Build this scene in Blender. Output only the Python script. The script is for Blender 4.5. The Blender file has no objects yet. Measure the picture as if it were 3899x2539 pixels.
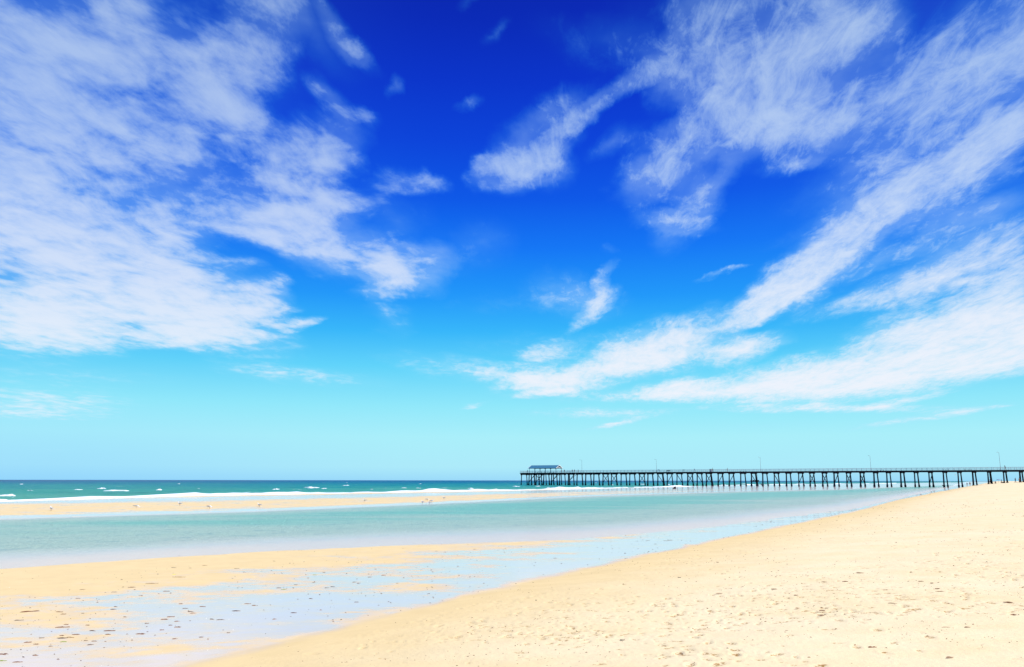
import bpy, bmesh, math, random
import numpy as np
from mathutils import Vector, Matrix, Euler
R = math.radians
random.seed(4); rng = np.random.default_rng(7)
SC = bpy.context.scene
COL = SC.collection

# ------------------------------------------------------------------ camera
F, CX, CY = 3032.0, 1949.5, 1269.5          # focal length / centre measured in photo pixels
EYE = 2.5
PITCH = math.atan((1829 - CY) / F); ROLL = 0.08
cam_d = bpy.data.cameras.new('camera'); cam = bpy.data.objects.new('camera', cam_d); COL.objects.link(cam)
cam.location = (0, 0, EYE)
MROT = (Matrix.Rotation(math.pi/2 + PITCH, 4, 'X') @ Matrix.Rotation(R(ROLL), 4, 'Z'))
cam.rotation_euler = MROT.to_euler()
cam_d.sensor_width = 36; cam_d.lens = 36 * F / 3899
cam_d.clip_start = 0.1; cam_d.clip_end = 90000
SC.camera = cam
M3 = MROT.to_3x3()
def ray(x, y):
    return (M3 @ Vector((x - CX, -(y - CY), -F))).normalized()
HZ = [(-2000,1800),(0,1817),(1000,1832),(2000,1840),(2440,1838),(2920,1835),(3400,1829),(3899,1824),(5000,1818)]
def interp(x, pts):
    return float(np.interp(x, [p[0] for p in pts], [p[1] for p in pts]))
def hmodel(x):                                # image row of the true horizon for column x
    d = ray(x, 1829.0)
    return 1829.0 + F * d.z / math.hypot(d.x, d.y)
def fix(x, y):                                # undo the lens bow of the horizon
    k = min(1, max(0, (2150 - y) / 250))
    return y + (hmodel(x) - interp(x, HZ)) * k
def ground(x, y, z=0.0):
    d = ray(x, fix(x, y)); t = (z - EYE) / d.z
    return Vector((d.x*t, d.y*t, z))

# ------------------------------------------------------------------ helpers
def tag(o, label=None, cat=None, group=None, kind=None):
    if label: o['label'] = label
    if cat: o['category'] = cat
    if group: o['group'] = group
    if kind: o['kind'] = kind
    return o
def empty(name, loc=(0,0,0), rz=0):
    o = bpy.data.objects.new(name, None); COL.objects.link(o); o.location = loc; o.rotation_euler = (0,0,rz)
    o.empty_display_size = .3
    return o
class MB:
    def __init__(s): s.v = []; s.f = []
    def add(s, vs, fs):
        n = len(s.v); s.v += [tuple(v) for v in vs]; s.f += [tuple(i+n for i in f) for f in fs]
    def box(s, c, d, rz=0):
        cx, cy, cz = c; hx, hy, hz = d[0]/2, d[1]/2, d[2]/2
        ca, sa = math.cos(rz), math.sin(rz); vs = []
        for z in (-hz, hz):
            for x, y in ((-hx,-hy),(hx,-hy),(hx,hy),(-hx,hy)):
                vs.append((cx + x*ca - y*sa, cy + x*sa + y*ca, cz + z))
        s.add(vs, [(3,2,1,0),(4,5,6,7),(0,1,5,4),(1,2,6,5),(2,3,7,6),(3,0,4,7)])
    def tube(s, p, q, r0, r1=None, n=8, caps=True):
        p, q = Vector(p), Vector(q); r1 = r0 if r1 is None else r1
        ax = (q - p).normalized(); a = ax.orthogonal().normalized(); b = ax.cross(a); vs = []
        for c, r in ((p, r0), (q, r1)):
            for i in range(n):
                t = 2*math.pi*i/n; vs.append(c + (a*math.cos(t) + b*math.sin(t))*r)
        fs = [(i, (i+1) % n, n + (i+1) % n, n + i) for i in range(n)]
        if caps: fs += [tuple(reversed(range(n))), tuple(range(n, 2*n))]
        s.add(vs, fs)
    def loft(s, rings, caps=True):
        n = len(rings[0]); vs = [v for r in rings for v in r]; fs = []
        for k in range(len(rings)-1):
            for i in range(n):
                fs.append((k*n+i, k*n+(i+1) % n, (k+1)*n+(i+1) % n, (k+1)*n+i))
        if caps: fs += [tuple(reversed(range(n))), tuple(range((len(rings)-1)*n, len(rings)*n))]
        s.add(vs, fs)
    def build(s, name, mat, parent=None, smooth=False):
        me = bpy.data.meshes.new(name); me.from_pydata(s.v, [], s.f); me.update()
        bm = bmesh.new(); bm.from_mesh(me); bmesh.ops.recalc_face_normals(bm, faces=bm.faces); bm.to_mesh(me); bm.free()
        if mat: me.materials.append(mat)
        if smooth: me.polygons.foreach_set('use_smooth', [True]*len(me.polygons))
        o = bpy.data.objects.new(name, me); COL.objects.link(o)
        if parent: o.parent = parent
        return o
def copy_tree(o, parent=None):
    c = o.copy(); COL.objects.link(c)
    if parent: c.parent = parent
    for ch in [x for x in list(COL.objects) if x.parent == o]: copy_tree(ch, c)
    return c

def srgb(r, g, b):
    def f(c):
        c /= 255.0
        return c/12.92 if c <= .04045 else ((c+.055)/1.055)**2.4
    return (f(r), f(g), f(b), 1)

# node helper
class N:
    def __init__(s, tree): s.t = tree
    def n(s, typ, **kw):
        nd = s.t.nodes.new(typ)
        for k, v in kw.items():
            if k == 'ins':
                for kk, vv in v.items():
                    if isinstance(vv, bpy.types.NodeSocket): s.t.links.new(vv, nd.inputs[kk])
                    else: nd.inputs[kk].default_value = vv
            else: setattr(nd, k, v)
        return nd
    def m(s, op, a, b=None, c=None, clamp=False):
        nd = s.t.nodes.new('ShaderNodeMath'); nd.operation = op; nd.use_clamp = clamp
        for i, v in enumerate((a, b, c)):
            if v is None: continue
            if isinstance(v, bpy.types.NodeSocket): s.t.links.new(v, nd.inputs[i])
            else: nd.inputs[i].default_value = v
        return nd.outputs[0]
    def mix(s, f, a, b, blend='MIX'):
        nd = s.t.nodes.new('ShaderNodeMix'); nd.data_type = 'RGBA'; nd.blend_type = blend
        for i, v in ((0, f), (6, a), (7, b)):
            if isinstance(v, bpy.types.NodeSocket): s.t.links.new(v, nd.inputs[i])
            else: nd.inputs[i].default_value = v
        return nd.outputs[2]
    def rng(s, v, a, b, c=0.0, d=1.0, smooth=True):
        nd = s.t.nodes.new('ShaderNodeMapRange'); nd.interpolation_type = 'SMOOTHSTEP' if smooth else 'LINEAR'
        s.t.links.new(v, nd.inputs[0])
        for i, x in zip((1,2,3,4), (a,b,c,d)): nd.inputs[i].default_value = x
        return nd.outputs[0]
    def ramp(s, v, stops):
        nd = s.t.nodes.new('ShaderNodeValToRGB'); s.t.links.new(v, nd.inputs[0]); cr = nd.color_ramp
        while len(cr.elements) < len(stops): cr.elements.new(0.5)
        for e, (p, c) in zip(cr.elements, stops): e.position = p; e.color = c
        return nd.outputs[0]
    def noise(s, vec, scale, detail=4, rough=.55, dist=0.0, w=None):
        nd = s.t.nodes.new('ShaderNodeTexNoise'); s.t.links.new(vec, nd.inputs['Vector'])
        nd.inputs['Scale'].default_value = scale; nd.inputs['Detail'].default_value = detail
        nd.inputs['Roughness'].default_value = rough; nd.inputs['Distortion'].default_value = dist
        return nd
def newmat(name):
    m = bpy.data.materials.new(name); m.use_nodes = True
    nt = m.node_tree; nt.nodes.clear(); n = N(nt)
    out = n.n('ShaderNodeOutputMaterial'); p = n.n('ShaderNodeBsdfPrincipled')
    nt.links.new(p.outputs[0], out.inputs[0])
    return m, n, p, out
def simple(name, col, rough=.7, var=.25, scale=6, spec=.3, bump=0.0):
    m, n, p, out = newmat(name); t = n.n('ShaderNodeTexCoord')
    no = n.noise(t.outputs['Object'], scale, 5)
    a = tuple(c*(1-var) for c in col[:3])+(1,); b = tuple(min(1, c*(1+var)) for c in col[:3])+(1,)
    n.t.links.new(n.mix(no.outputs[0], a, b), p.inputs['Base Color'])
    p.inputs['Roughness'].default_value = rough; p.inputs['Specular IOR Level'].default_value = spec
    if bump:
        bp = n.n('ShaderNodeBump', ins={'Strength': bump, 'Height': no.outputs[0]}); n.t.links.new(bp.outputs[0], p.inputs['Normal'])
    return m

# ------------------------------------------------------------------ sun + sky
SUN_AZ, SUN_EL = 112.0, 50.0                 # azimuth from +Y towards +X
sd = bpy.data.lights.new('sun', 'SUN'); so = bpy.data.objects.new('sun', sd); COL.objects.link(so)
sd.energy = 5.0; sd.angle = R(0.53); sd.color = (1, .955, .88)
sv = Vector((math.sin(R(SUN_AZ))*math.cos(R(SUN_EL)), math.cos(R(SUN_AZ))*math.cos(R(SUN_EL)), math.sin(R(SUN_EL))))
so.rotation_euler = sv.to_track_quat('Z', 'Y').to_euler(); so.location = (0, 0, 50)

w = bpy.data.worlds.new('World'); SC.world = w; w.use_nodes = True
nt = w.node_tree; nt.nodes.clear(); n = N(nt)
out = n.n('ShaderNodeOutputWorld'); bg = n.n('ShaderNodeBackground'); nt.links.new(bg.outputs[0], out.inputs[0])
tc = n.n('ShaderNodeTexCoord'); sep = n.n('ShaderNodeSeparateXYZ', ins={0: tc.outputs['Generated']})
X, Y, Z = sep.outputs
el = n.m('MULTIPLY', n.m('ARCSINE', Z), 57.29578)
az = n.m('MULTIPLY', n.m('ARCTAN2', X, Y), 57.29578)
# clear-air colours by elevation in degrees (0..45)
elev_n = n.m('DIVIDE', el, 60.0, clamp=True)
def st(e, c): return (e/60.0, srgb(*c))
clear = n.ramp(elev_n, [st(0,(156,222,255)), st(.9,(174,238,255)), st(3.0,(172,243,255)), st(5.2,(146,236,255)), st(8.0,(96,215,255)),
                        st(10.5,(52,186,255)), st(13.0,(26,155,255)), st(16.5,(8,120,250)), st(20,(0,88,236)),
                        st(24,(0,66,222)), st(28,(0,50,206)), st(32,(0,38,186)), st(37,(2,32,168)), st(60,(4,28,140))])
sky = n.n('ShaderNodeTexSky', sky_type='NISHITA', sun_disc=False, sun_elevation=R(SUN_EL), sun_rotation=R(SUN_AZ), dust_density=.4, ozone_density=3.0)
skys = n.mix(1.0, sky.outputs[0], (.06,.06,.06,1), 'MULTIPLY')
clear = n.mix(.06, clear, skys)
# paler towards the sides of the view, deepest just left of centre
side = n.rng(n.m('ABSOLUTE', n.m('SUBTRACT', az, 3.0)), 8, 42)
clear = n.mix(n.m('MULTIPLY', side, n.rng(el, 3, 18, 0, .30)), clear, srgb(52,124,226))
# horizon slightly bluer on the left
clear = n.mix(n.m('MULTIPLY', n.rng(az, -2, -34), n.rng(el, 6, 0, 0, .45)), clear, srgb(140,208,255))

# layer coordinates of a high flat cloud sheet
zz = n.m('ADD', n.m('MAXIMUM', Z, 0.0), 0.07)
u = n.m('DIVIDE', X, zz); v = n.m('DIVIDE', Y, zz)
ca, sa = math.cos(R(5)), math.sin(R(5))
ur = n.m('SUBTRACT', n.m('MULTIPLY', u, ca), n.m('MULTIPLY', v, sa))
vr = n.m('ADD', n.m('MULTIPLY', u, sa), n.m('MULTIPLY', v, ca))
def plane(sx, sy, off=0.0):
    c = n.n('ShaderNodeCombineXYZ'); nt.links.new(n.m('MULTIPLY', ur, sx), c.inputs[0]); nt.links.new(n.m('MULTIPLY', vr, sy), c.inputs[1]); c.inputs[2].default_value = off
    return c.outputs[0]
azel = n.n('ShaderNodeCombineXYZ'); nt.links.new(az, azel.inputs[0]); nt.links.new(el, azel.inputs[1])
def warp(base, vec, scale, amp, detail):
    no = n.noise(vec, scale, detail, .6)
    s = n.n('ShaderNodeVectorMath', operation='SUBTRACT', ins={0: no.outputs['Color'], 1: (.5,.5,.5)})
    s2 = n.n('ShaderNodeVectorMath', operation='MULTIPLY', ins={0: s.outputs[0], 1: amp})
    return n.n('ShaderNodeVectorMath', operation='ADD', ins={0: base, 1: s2.outputs[0]}).outputs[0]
def warp2(base, vec, scale, amp, detail):
    no = n.noise(vec, scale, detail, .6)
    s = n.n('ShaderNodeVectorMath', operation='SUBTRACT', ins={0: no.outputs['Color'], 1: (.5,.5,.5)})
    sc = n.n('ShaderNodeCombineXYZ'); k = n.rng(el, 2, 24, .3, 1)
    nt.links.new(n.m('MULTIPLY', k, amp[0]), sc.inputs[0]); nt.links.new(n.m('MULTIPLY', n.rng(el, 2, 24, .08, 1), amp[1]), sc.inputs[1])
    s2 = n.n('ShaderNodeVectorMath', operation='MULTIPLY', ins={0: s.outputs[0], 1: sc.outputs[0]})
    return n.n('ShaderNodeVectorMath', operation='ADD', ins={0: base, 1: s2.outputs[0]}).outputs[0]
wv = warp2(azel.outputs[0], plane(1, .5), 1.6, (7.0, 4.0, 0), 3)
wv = warp2(wv, plane(2.0, .9, 4.0), 3.6, (4.0, 2.6, 0), 6)
# (x, y, half-length, half-height, tilt up to the right, weight): where the cloud banks lie, read off the photo at 2380 px width
BL = [
(40,60,300,120,-25,.62),(280,50,190,110,-35,.7),(120,230,300,130,-32,.75),(320,190,170,90,-32,.62),(560,60,120,150,-50,.42),(560,160,110,110,-40,.45),
(700,60,170,60,-35,.40),(30,420,170,170,-10,.75),(250,380,260,110,-22,.68),(480,235,110,85,-35,.8),(560,310,70,50,-40,.5),
(715,360,110,80,20,.9),(745,230,60,40,-35,.55),(835,272,36,24,-30,.45),(800,80,120,26,-48,.42),(850,125,30,26,-40,.4),(500,500,130,55,10,.65),
(740,478,100,50,0,1.0),(640,535,110,45,-10,.75),(780,575,170,60,-14,1.05),(955,620,90,55,-10,1.0),(920,510,80,60,0,.28),
(950,412,80,28,-8,.6),(870,440,60,40,-20,.2),(200,620,340,140,-15,.95),(90,750,220,70,-6,.9),(440,690,240,90,-28,.9),(470,785,130,28,0,.8),
(620,690,60,50,-40,.6),(690,745,50,14,12,.7),(640,660,30,20,0,.4),(885,680,60,16,0,.55),(915,730,60,40,-40,.3),(700,873,200,18,-5,.42),
(90,930,260,40,-3,.42),(150,868,280,26,-3,.25),(60,960,200,20,-2,.3),(1100,570,90,60,10,.28),(420,340,120,60,-30,.4),(150,500,260,80,-20,.55),(580,420,90,60,-20,.4),
(560,610,40,18,0,.3),(1000,300,30,30,0,.0),
(920,205,24,16,50,.5),(1110,248,34,16,25,.42),(1200,8,40,14,0,.45),(1085,16,35,14,10,.22),(1150,95,30,16,40,.2),
(1255,310,155,58,34,.85),(2200,280,340,170,30,.32),(2180,620,330,170,20,.22),(1430,210,150,26,34,.72),(1205,385,95,46,14,.7),(1290,370,60,60,40,.5),(1400,110,170,50,-6,.18),(1560,90,160,90,0,.22),
(1450,320,70,32,28,.45),(1540,380,120,58,48,.95),(1610,470,120,48,48,.8),(1560,520,90,24,-5,.6),
(1800,160,230,180,15,1.0),(1680,110,120,110,30,.5),(1780,280,190,70,8,.72),(1830,20,230,90,0,.6),(1640,200,70,140,70,.4),(1830,375,70,22,22,.4),(1990,60,110,60,20,.4),(1900,330,100,50,20,.4),
(2230,110,260,90,32,.35),(2130,230,260,80,28,.42),(2300,210,180,90,32,.5),(2370,90,60,120,30,.4),(2000,400,200,50,25,.35),
(2200,400,300,55,30,.85),(2360,300,170,50,30,.85),(1990,535,250,48,33,.85),(1850,650,170,42,32,.85),(1780,705,100,34,35,.9),(1680,632,66,7,14,.55),(1890,655,80,34,40,.7),(1960,480,160,30,28,.4),
(2270,478,140,28,22,.45),(2200,645,210,42,14,.62),(2290,560,180,60,22,.5),(2360,650,70,40,25,.7),(2060,590,120,20,25,.3),
(2150,830,360,66,10,1.0),(2350,780,180,80,5,1.0),(1900,885,340,50,5,.9),(2100,765,140,36,15,.6),(2330,690,130,44,15,.65),(2000,700,160,24,15,.3),
(1580,775,160,48,12,.85),(1430,860,240,30,9,.95),(1250,882,160,28,-9,.6),(1070,855,170,30,-10,.35),(1270,822,66,28,10,.6),(1740,808,100,28,15,.85),(1500,820,140,30,8,.6),
(1550,903,120,17,8,.95),(1255,915,80,9,5,.6),(1650,915,150,16,5,.6),
(1385,712,70,20,36,.75),(1345,690,110,46,-8,.4),(1402,655,16,42,-14,.6),(1400,580,24,12,0,.2),(1290,800,200,40,0,.2),(1200,700,180,26,0,.12),
(1400,960,180,13,0,.55),(1440,985,75,8,9,.7),(1100,941,34,7,14,.5),(1340,925,160,20,-2,.2),
(1950,950,280,11,0,.62),(2090,935,100,8,11,.72),(2150,970,200,10,9,.5),(2240,960,80,8,9,.3),(1750,990,140,9,3,.18),(150,1045,130,8,5,.2),(1000,1024,140,6,3,.12),
]
KX = 3899/2380.0
def azel_of(x, y):
    d = ray(x*KX, y*KX); return math.degrees(math.atan2(d.x, d.y)), math.degrees(math.asin(d.z))
acc = None
for (bx, by, rx, ry, ang, wt) in BL:
    if wt <= 0: continue
    a0, e0 = azel_of(bx, by); c_, s_ = math.cos(R(ang)), math.sin(R(ang))
    a1, e1 = azel_of(bx + 10*c_, by - 10*s_); a2, e2 = azel_of(bx + 10*s_, by + 10*c_)
    l1 = math.hypot(a1-a0, e1-e0)/10; l2 = math.hypot(a2-a0, e2-e0)/10
    mp = n.n('ShaderNodeMapping', vector_type='TEXTURE'); nt.links.new(wv, mp.inputs[0])
    mp.inputs[1].default_value = (a0, e0, 0); mp.inputs[2].default_value = (0, 0, math.atan2(e1-e0, a1-a0)); mp.inputs[3].default_value = (rx*l1*1.4, ry*l2*1.4, 1)
    g = n.n('ShaderNodeTexGradient', gradient_type='SPHERICAL'); nt.links.new(mp.outputs[0], g.inputs[0])
    acc = n.m('MULTIPLY', g.outputs['Fac'], wt*1.35) if acc is None else n.m('MULTIPLY_ADD', g.outputs['Fac'], wt*1.35, acc)
# outside the picture: ordinary scattered cirrus
behind = n.rng(n.m('ABSOLUTE', az), 40, 60)
acc = n.m('ADD', acc, n.m('MULTIPLY', behind, n.rng(n.noise(plane(.5,.3,9.0), 1.0, 3).outputs[0], .4, .7, 0, .8)))
mask = n.rng(acc, 0, 1.35, 0, 1.1, False)
n1 = n.noise(warp(plane(1.0, .42, 1.0), plane(1,1,3.0), 1.2, (.5,.3,0), 2), 5.5, 9, .68).outputs[0]
n2 = n.noise(plane(1.0, .32, 7.0), 20.0, 7, .70, .9).outputs[0]
n3 = n.noise(plane(1.0, .75, 2.0), 9.0, 4, .55, .3).outputs[0]
tex = n.m('ADD', n.m('MULTIPLY', n.m('SUBTRACT', n1, .5), 2.6), n.m('MULTIPLY', n.m('SUBTRACT', n2, .5), n.rng(az, -8, 8, .6, 1.6)))
tex = n.m('ADD', tex, n.m('MULTIPLY', n.m('SUBTRACT', n3, .5), n.rng(az, 8, -8, .6, 2.4)))
dens = n.m('ADD', mask, n.m('MULTIPLY', n.m('MULTIPLY', tex, n.rng(el, 4, 22, .6, 1)), n.rng(mask, 0.0, .45, 0.08, .95)))
dens = n.m('ADD', dens, n.m('MULTIPLY', n.rng(mask, .25, .7), n.rng(az, -6, -16, 0, .20)))
dx_ = n.m('MAXIMUM', n.m('DIVIDE', n.m('SUBTRACT', dens, .04), n.rng(el, 6, 20, .62, .92)), 0.0)
alpha = n.m('SUBTRACT', 1.0, n.m('EXPONENT', n.m('MULTIPLY', n.m('POWER', dx_, 1.45), -1.2)))
veil = n.m('MULTIPLY', n.rng(mask, 0.0, .6), n.rng(n3, .2, .8, .30, .48))
alpha = n.m('MAXIMUM', alpha, veil)
amax = n.rng(el, 7, 27, 1.0, .80)
thick = alpha
alpha = n.m('MULTIPLY', n.m('MULTIPLY', alpha, amax), n.rng(az, 4, -12, 1, .90))
ccol = n.mix(n.rng(el, 5, 26), srgb(240,244,253), srgb(196,222,248))
thin = n.mix(n.rng(el, 4, 26), srgb(165,232,255), srgb(62,170,252))
ccol = n.mix(n.rng(thick, .10, .95, 0, 1, False), thin, ccol)
skyc = n.mix(alpha, clear, ccol)
# below the horizon (only seen by bounced light)
skyc = n.mix(n.rng(el, -.2, -1.0), skyc, srgb(120,190,215))
nt.links.new(skyc, bg.inputs[0]); bg.inputs[1].default_value = 1.0

SC.view_settings.view_transform = 'Standard'; SC.view_settings.look = 'None'; SC.view_settings.exposure = 0; SC.view_settings.gamma = 1
SC.view_settings.use_curve_mapping = False
SC.render.engine = 'CYCLES'

# ------------------------------------------------------------------ lie of the land
def disp(pts, z): return [ground(a*KX, b*KX, z) for a, b in pts]
def curve(pts, z, ext0, ext1):
    P = [(p.x, p.y) for p in disp(pts, z)]; P.sort()
    (x0, y0), (x1, y1) = P[0], P[-1]
    P = [(x0-3000, y0-3000*ext0)] + P + [(x1+3000, y1+3000*ext1)]
    xs = np.array([p[0] for p in P]); ys = np.maximum.accumulate(np.array([p[1] for p in P]))
    return xs, ys
S_ = curve([(400,1550),(620,1500),(850,1440),(1100,1380),(1300,1335),(1500,1290),(1800,1228),(1980,1190),(2080,1162)], .12, 1.8, 1.67)
L1 = curve([(-60,1324),(0,1318),(400,1290),(800,1270),(1300,1256),(1600,1232),(1800,1208),(2000,1180)], 0, .6, 1.75)
L2 = curve([(-100,1207),(0,1202),(600,1190),(1000,1176),(1350,1160),(1700,1146),(1950,1138)], 0, .35, 1.5)
L3 = curve([(-100,1163),(0,1160),(420,1153),(900,1149),(1200,1146),(1400,1140.5),(1600,1135),(1750,1129.5)], 0, .35, 3.0)
_k = L3[0] < 157
L3 = (np.append(L3[0][_k], [158, 396, 3400]), np.append(L3[1][_k], [528, 840, 5350]))
def cv(c, x): return np.interp(x, c[0], c[1])
def lines(x):
    s = cv(S_, x); a = np.maximum(cv(L1, x), s + 1.0); b = np.maximum(cv(L2, x), a + 6); c = np.maximum(cv(L3, x), b + 12)
    return s, a, b, c

def vnoise(x, y, seed):
    xi = np.floor(x).astype(np.int64); yi = np.floor(y).astype(np.int64); fx = x - xi; fy = y - yi
    def h(i, j):
        k = (i*374761393 + j*668265263 + seed*1442695041) & 0xffffffff
        k = ((k ^ (k >> 13)) * 1274126177) & 0xffffffff
        return ((k ^ (k >> 16)) & 0xffff) / 65535.0
    ux = fx*fx*(3-2*fx); uy = fy*fy*(3-2*fy)
    return (h(xi,yi)*(1-ux)+h(xi+1,yi)*ux)*(1-uy) + (h(xi,yi+1)*(1-ux)+h(xi+1,yi+1)*ux)*uy
def fbm(x, y, seed, o=4):
    s = 0; a = 1; t = 0
    for k in range(o): s = s + a*vnoise(x*2**k, y*2**k, seed+k); t += a; a *= .5
    return s/t
def height(x, y):
    x = np.asarray(x, float); y = np.asarray(y, float)
    yy = y + (fbm(x*.5, y*.5, 91, 3) - .5)*1.2*np.clip(y/40, .3, 4)
    s, a, b, c = lines(x)
    d = (s - yy)/2.05                                   # distance inland of the swash line
    cap = np.interp(y, [30, 120, 250, 400], [1.25, 1.7, 2.45, 2.62])
    zdry = .12 + (cap - .12)*(1 - np.exp(-np.maximum(d, 0)/11.0))
    t = np.clip((yy - s)/np.maximum(a - s, .5), 0, 1); zwet = .12*(1-t)**1.0
    t = np.clip((yy - a)/(b - a), 0, 1); zlag = -.55*np.interp(x, [-45, 5], [.5, 1.0])*np.sin(math.pi*np.clip(t,0,1)**1.45)
    t = np.clip((yy - b)/(c - b), 0, 1); zbar = .13*np.sin(math.pi*t)**.7
    zsea = -np.minimum((yy - c)*.012, 3.0)
    z = np.where(yy < s, zdry, np.where(yy < a, zwet, np.where(yy < b, zlag, np.where(yy < c, zbar, zsea))))
    return z
def hz(x, y): return float(height(np.array([x]), np.array([y]))[0])

# polar sheet: fine inside the view, coarse all the way round, to the horizon
azs = np.concatenate([np.linspace(-180, -42, 60, endpoint=False), np.linspace(-42, 42, 1150, endpoint=False), np.linspace(42, 180, 60, endpoint=False)])
rs = np.concatenate([[.6, 1.2, 2, 3, 4], np.geomspace(5, 60, 520, endpoint=False), np.geomspace(60, 600, 200, endpoint=False), np.geomspace(600, 60000, 40)])
A, RR = np.meshgrid(np.radians(azs), rs)
GX = RR*np.sin(A); GY = RR*np.cos(A)
GZ = height(GX, GY)
s_, a_, b_, c_ = lines(GX)
d_in = (s_ - GY)/2.05
dry = np.clip((d_in - .2)/2.2, 0, 1)
# gentle undulation + footprints and scuffs in the dry sand (real relief)
und = (fbm(GX*.35, GY*.35, 5, 4) - .5)*.07*dry + (fbm(GX*1.6, GY*1.6, 15, 3) - .5)*.018*dry*np.clip(60/RR,0,1)
GZ = GZ + und
near = (RR > 5) & (RR < 75) & (np.abs(np.degrees(A)) < 42)
pits = []
def add_pit(px, py, rr, dep, an, asp): pits.append((px, py, rr, dep, an, asp))
cand = 0
while cand < 5200:
    yq = 6 * (12 ** random.random()); xq = yq*random.uniform(-.75, .8)
    if (float(cv(S_, xq)) - yq)/2.05 < 1.2: continue
    cl = float(fbm(np.array([xq*.28+yq*.05]), np.array([yq*.22]), 33, 3)[0])
    if random.random() > np.clip((cl-.46)*8, .05, 1): continue
    cand += 1
    sz = random.choice([.018,.022,.03,.035,.05]); 
    add_pit(xq, yq, sz*random.uniform(.8,1.4), sz*random.uniform(.14,.28), random.uniform(0, 3.14), random.uniform(1,2.6))
# a few walked trails of bare footprints
for (x0, y0, hd, cnt) in [(1.5,8,18,40),(6,9,24,40),(4,20,30,40),(-1,12,28,30),(9,14,10,40),(3,7,75,14),(12,24,25,50),(2.5,9,-8,10)]:
    for k in range(cnt):
        t = k*.66; h_ = R(hd) + math.sin(k*.2)*.08; x = x0 + math.sin(h_)*t; y = y0 + math.cos(h_)*t; sgn = 1 if k % 2 else -1
        x += math.cos(h_)*.11*sgn; y -= math.sin(h_)*.11*sgn
        if (float(cv(S_, x)) - y)/2.05 < .6: continue
        add_pit(x, y, .05, .018, math.pi/2 - h_, 1.8)
PT = np.zeros_like(GZ); raz = np.radians(azs)
for (px, py, rr, dep, an, asp) in pits:
    r0 = math.hypot(px, py); a0 = math.atan2(px, py); ext = rr*asp*2.2
    i0, i1 = np.searchsorted(rs, r0-ext), np.searchsorted(rs, r0+ext)+1; j0, j1 = np.searchsorted(raz, a0-ext/r0), np.searchsorted(raz, a0+ext/r0)+1
    if i1 <= i0 or j1 <= j0: continue
    dx = GX[i0:i1, j0:j1]-px; dy = GY[i0:i1, j0:j1]-py; c1, s1 = math.cos(an), math.sin(an)
    q = ((dx*c1+dy*s1)/(rr*asp))**2 + ((-dx*s1+dy*c1)/rr)**2
    PT[i0:i1, j0:j1] += -dep*np.exp(-q*1.3) + dep*.25*np.exp(-(np.sqrt(q)-1.45)**2*6)
GZ = GZ + PT
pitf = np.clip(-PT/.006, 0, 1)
nr, nc = GX.shape
verts = np.stack([GX, GY, GZ], -1).reshape(-1, 3)
verts = np.concatenate([verts, [[0, 0, hz(0, .1)]]])
ii, jj = np.meshgrid(np.arange(nr-1), np.arange(nc), indexing='ij'); j2 = (jj+1) % nc
quads = np.stack([ii*nc+jj, ii*nc+j2, (ii+1)*nc+j2, (ii+1)*nc+jj], -1).reshape(-1, 4)[:, ::-1]
tris = np.stack([np.arange(nc), np.full(nc, nr*nc), (np.arange(nc)+1) % nc], -1)[:, ::-1]
def npmesh(name, V, Q, T=None, mat=None, attrs=None):
    me = bpy.data.meshes.new(name); me.vertices.add(len(V)); me.vertices.foreach_set('co', V.astype(np.float32).ravel())
    T = np.zeros((0,3), int) if T is None else T
    nl = len(Q)*4 + len(T)*3; me.loops.add(nl); me.loops.foreach_set('vertex_index', np.concatenate([Q.ravel(), T.ravel()]).astype(np.int32))
    me.polygons.add(len(Q)+len(T)); st_ = np.concatenate([np.arange(len(Q))*4, len(Q)*4 + np.arange(len(T))*3]).astype(np.int32)
    me.polygons.foreach_set('loop_start', st_)
    me.update(calc_edges=True); me.validate()
    me.polygons.foreach_set('use_smooth', np.ones(len(me.polygons), bool))
    for k, a in (attrs or {}).items():
        at = me.attributes.new(k, 'FLOAT', 'POINT'); at.data.foreach_set('value', a.astype(np.float32).ravel())
    if mat: me.materials.append(mat)
    o = bpy.data.objects.new(name, me); COL.objects.link(o); return o

# ---- sand material
mS, n, p, out = newmat('sand')
t = n.n('ShaderNodeTexCoord'); ob = t.outputs['Object']
def attr(n, nm): return n.n('ShaderNodeAttribute', attribute_name=nm).outputs['Fac']
def stretch(n, sx, sy, ang=0.0, src=None):
    mp = n.n('ShaderNodeMapping'); n.t.links.new(src or ob, mp.inputs[0]); mp.inputs[2].default_value = (0,0,R(ang)); mp.inputs[3].default_value = (sx, sy, 1)
    return mp.outputs[0]
din = attr(n, 'inland'); fl = attr(n, 'flat')
edge_n = n.noise(stretch(n, 1, .5), .8, 5).outputs[0]
dd = n.m('ADD', din, n.m('MULTIPLY', n.m('SUBTRACT', edge_n, .5), 1.6))
dryf = n.rng(dd, -.1, 6.5)
speck = n.noise(ob, 90, 3, .7).outputs[0]; mot = n.noise(ob, 1.3, 6, .6).outputs[0]; mot2 = n.noise(stretch(n, .25, .6), .8, 4).outputs[0]
drycol = n.mix(n.rng(mot, .3, .72), (.915,.75,.44,1), (.87,.695,.375,1))
drycol = n.mix(n.rng(mot2, .35, .7, 0, .5), drycol, (.93,.79,.50,1))
drycol = n.mix(n.rng(speck, .58, .75, 0, .35), drycol, (.55,.36,.14,1))
wetcol = n.mix(n.rng(mot, .3, .7), (.88,.665,.315,1), (.82,.615,.285,1))
pit_shade_f = attr(n, 'pit_shade')
shade_n = n.noise(ob, 26, 5, .7).outputs[0]
drycol = n.mix(n.m('MULTIPLY', n.rng(pit_shade_f, .35, 1), n.rng(shade_n, .46, .58, .0, 1)), drycol, (.42,.22,.06,1))  # shade inside footprints and pits, painted into the sand as broken dark brown
base = n.mix(dryf, wetcol, drycol)
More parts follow.
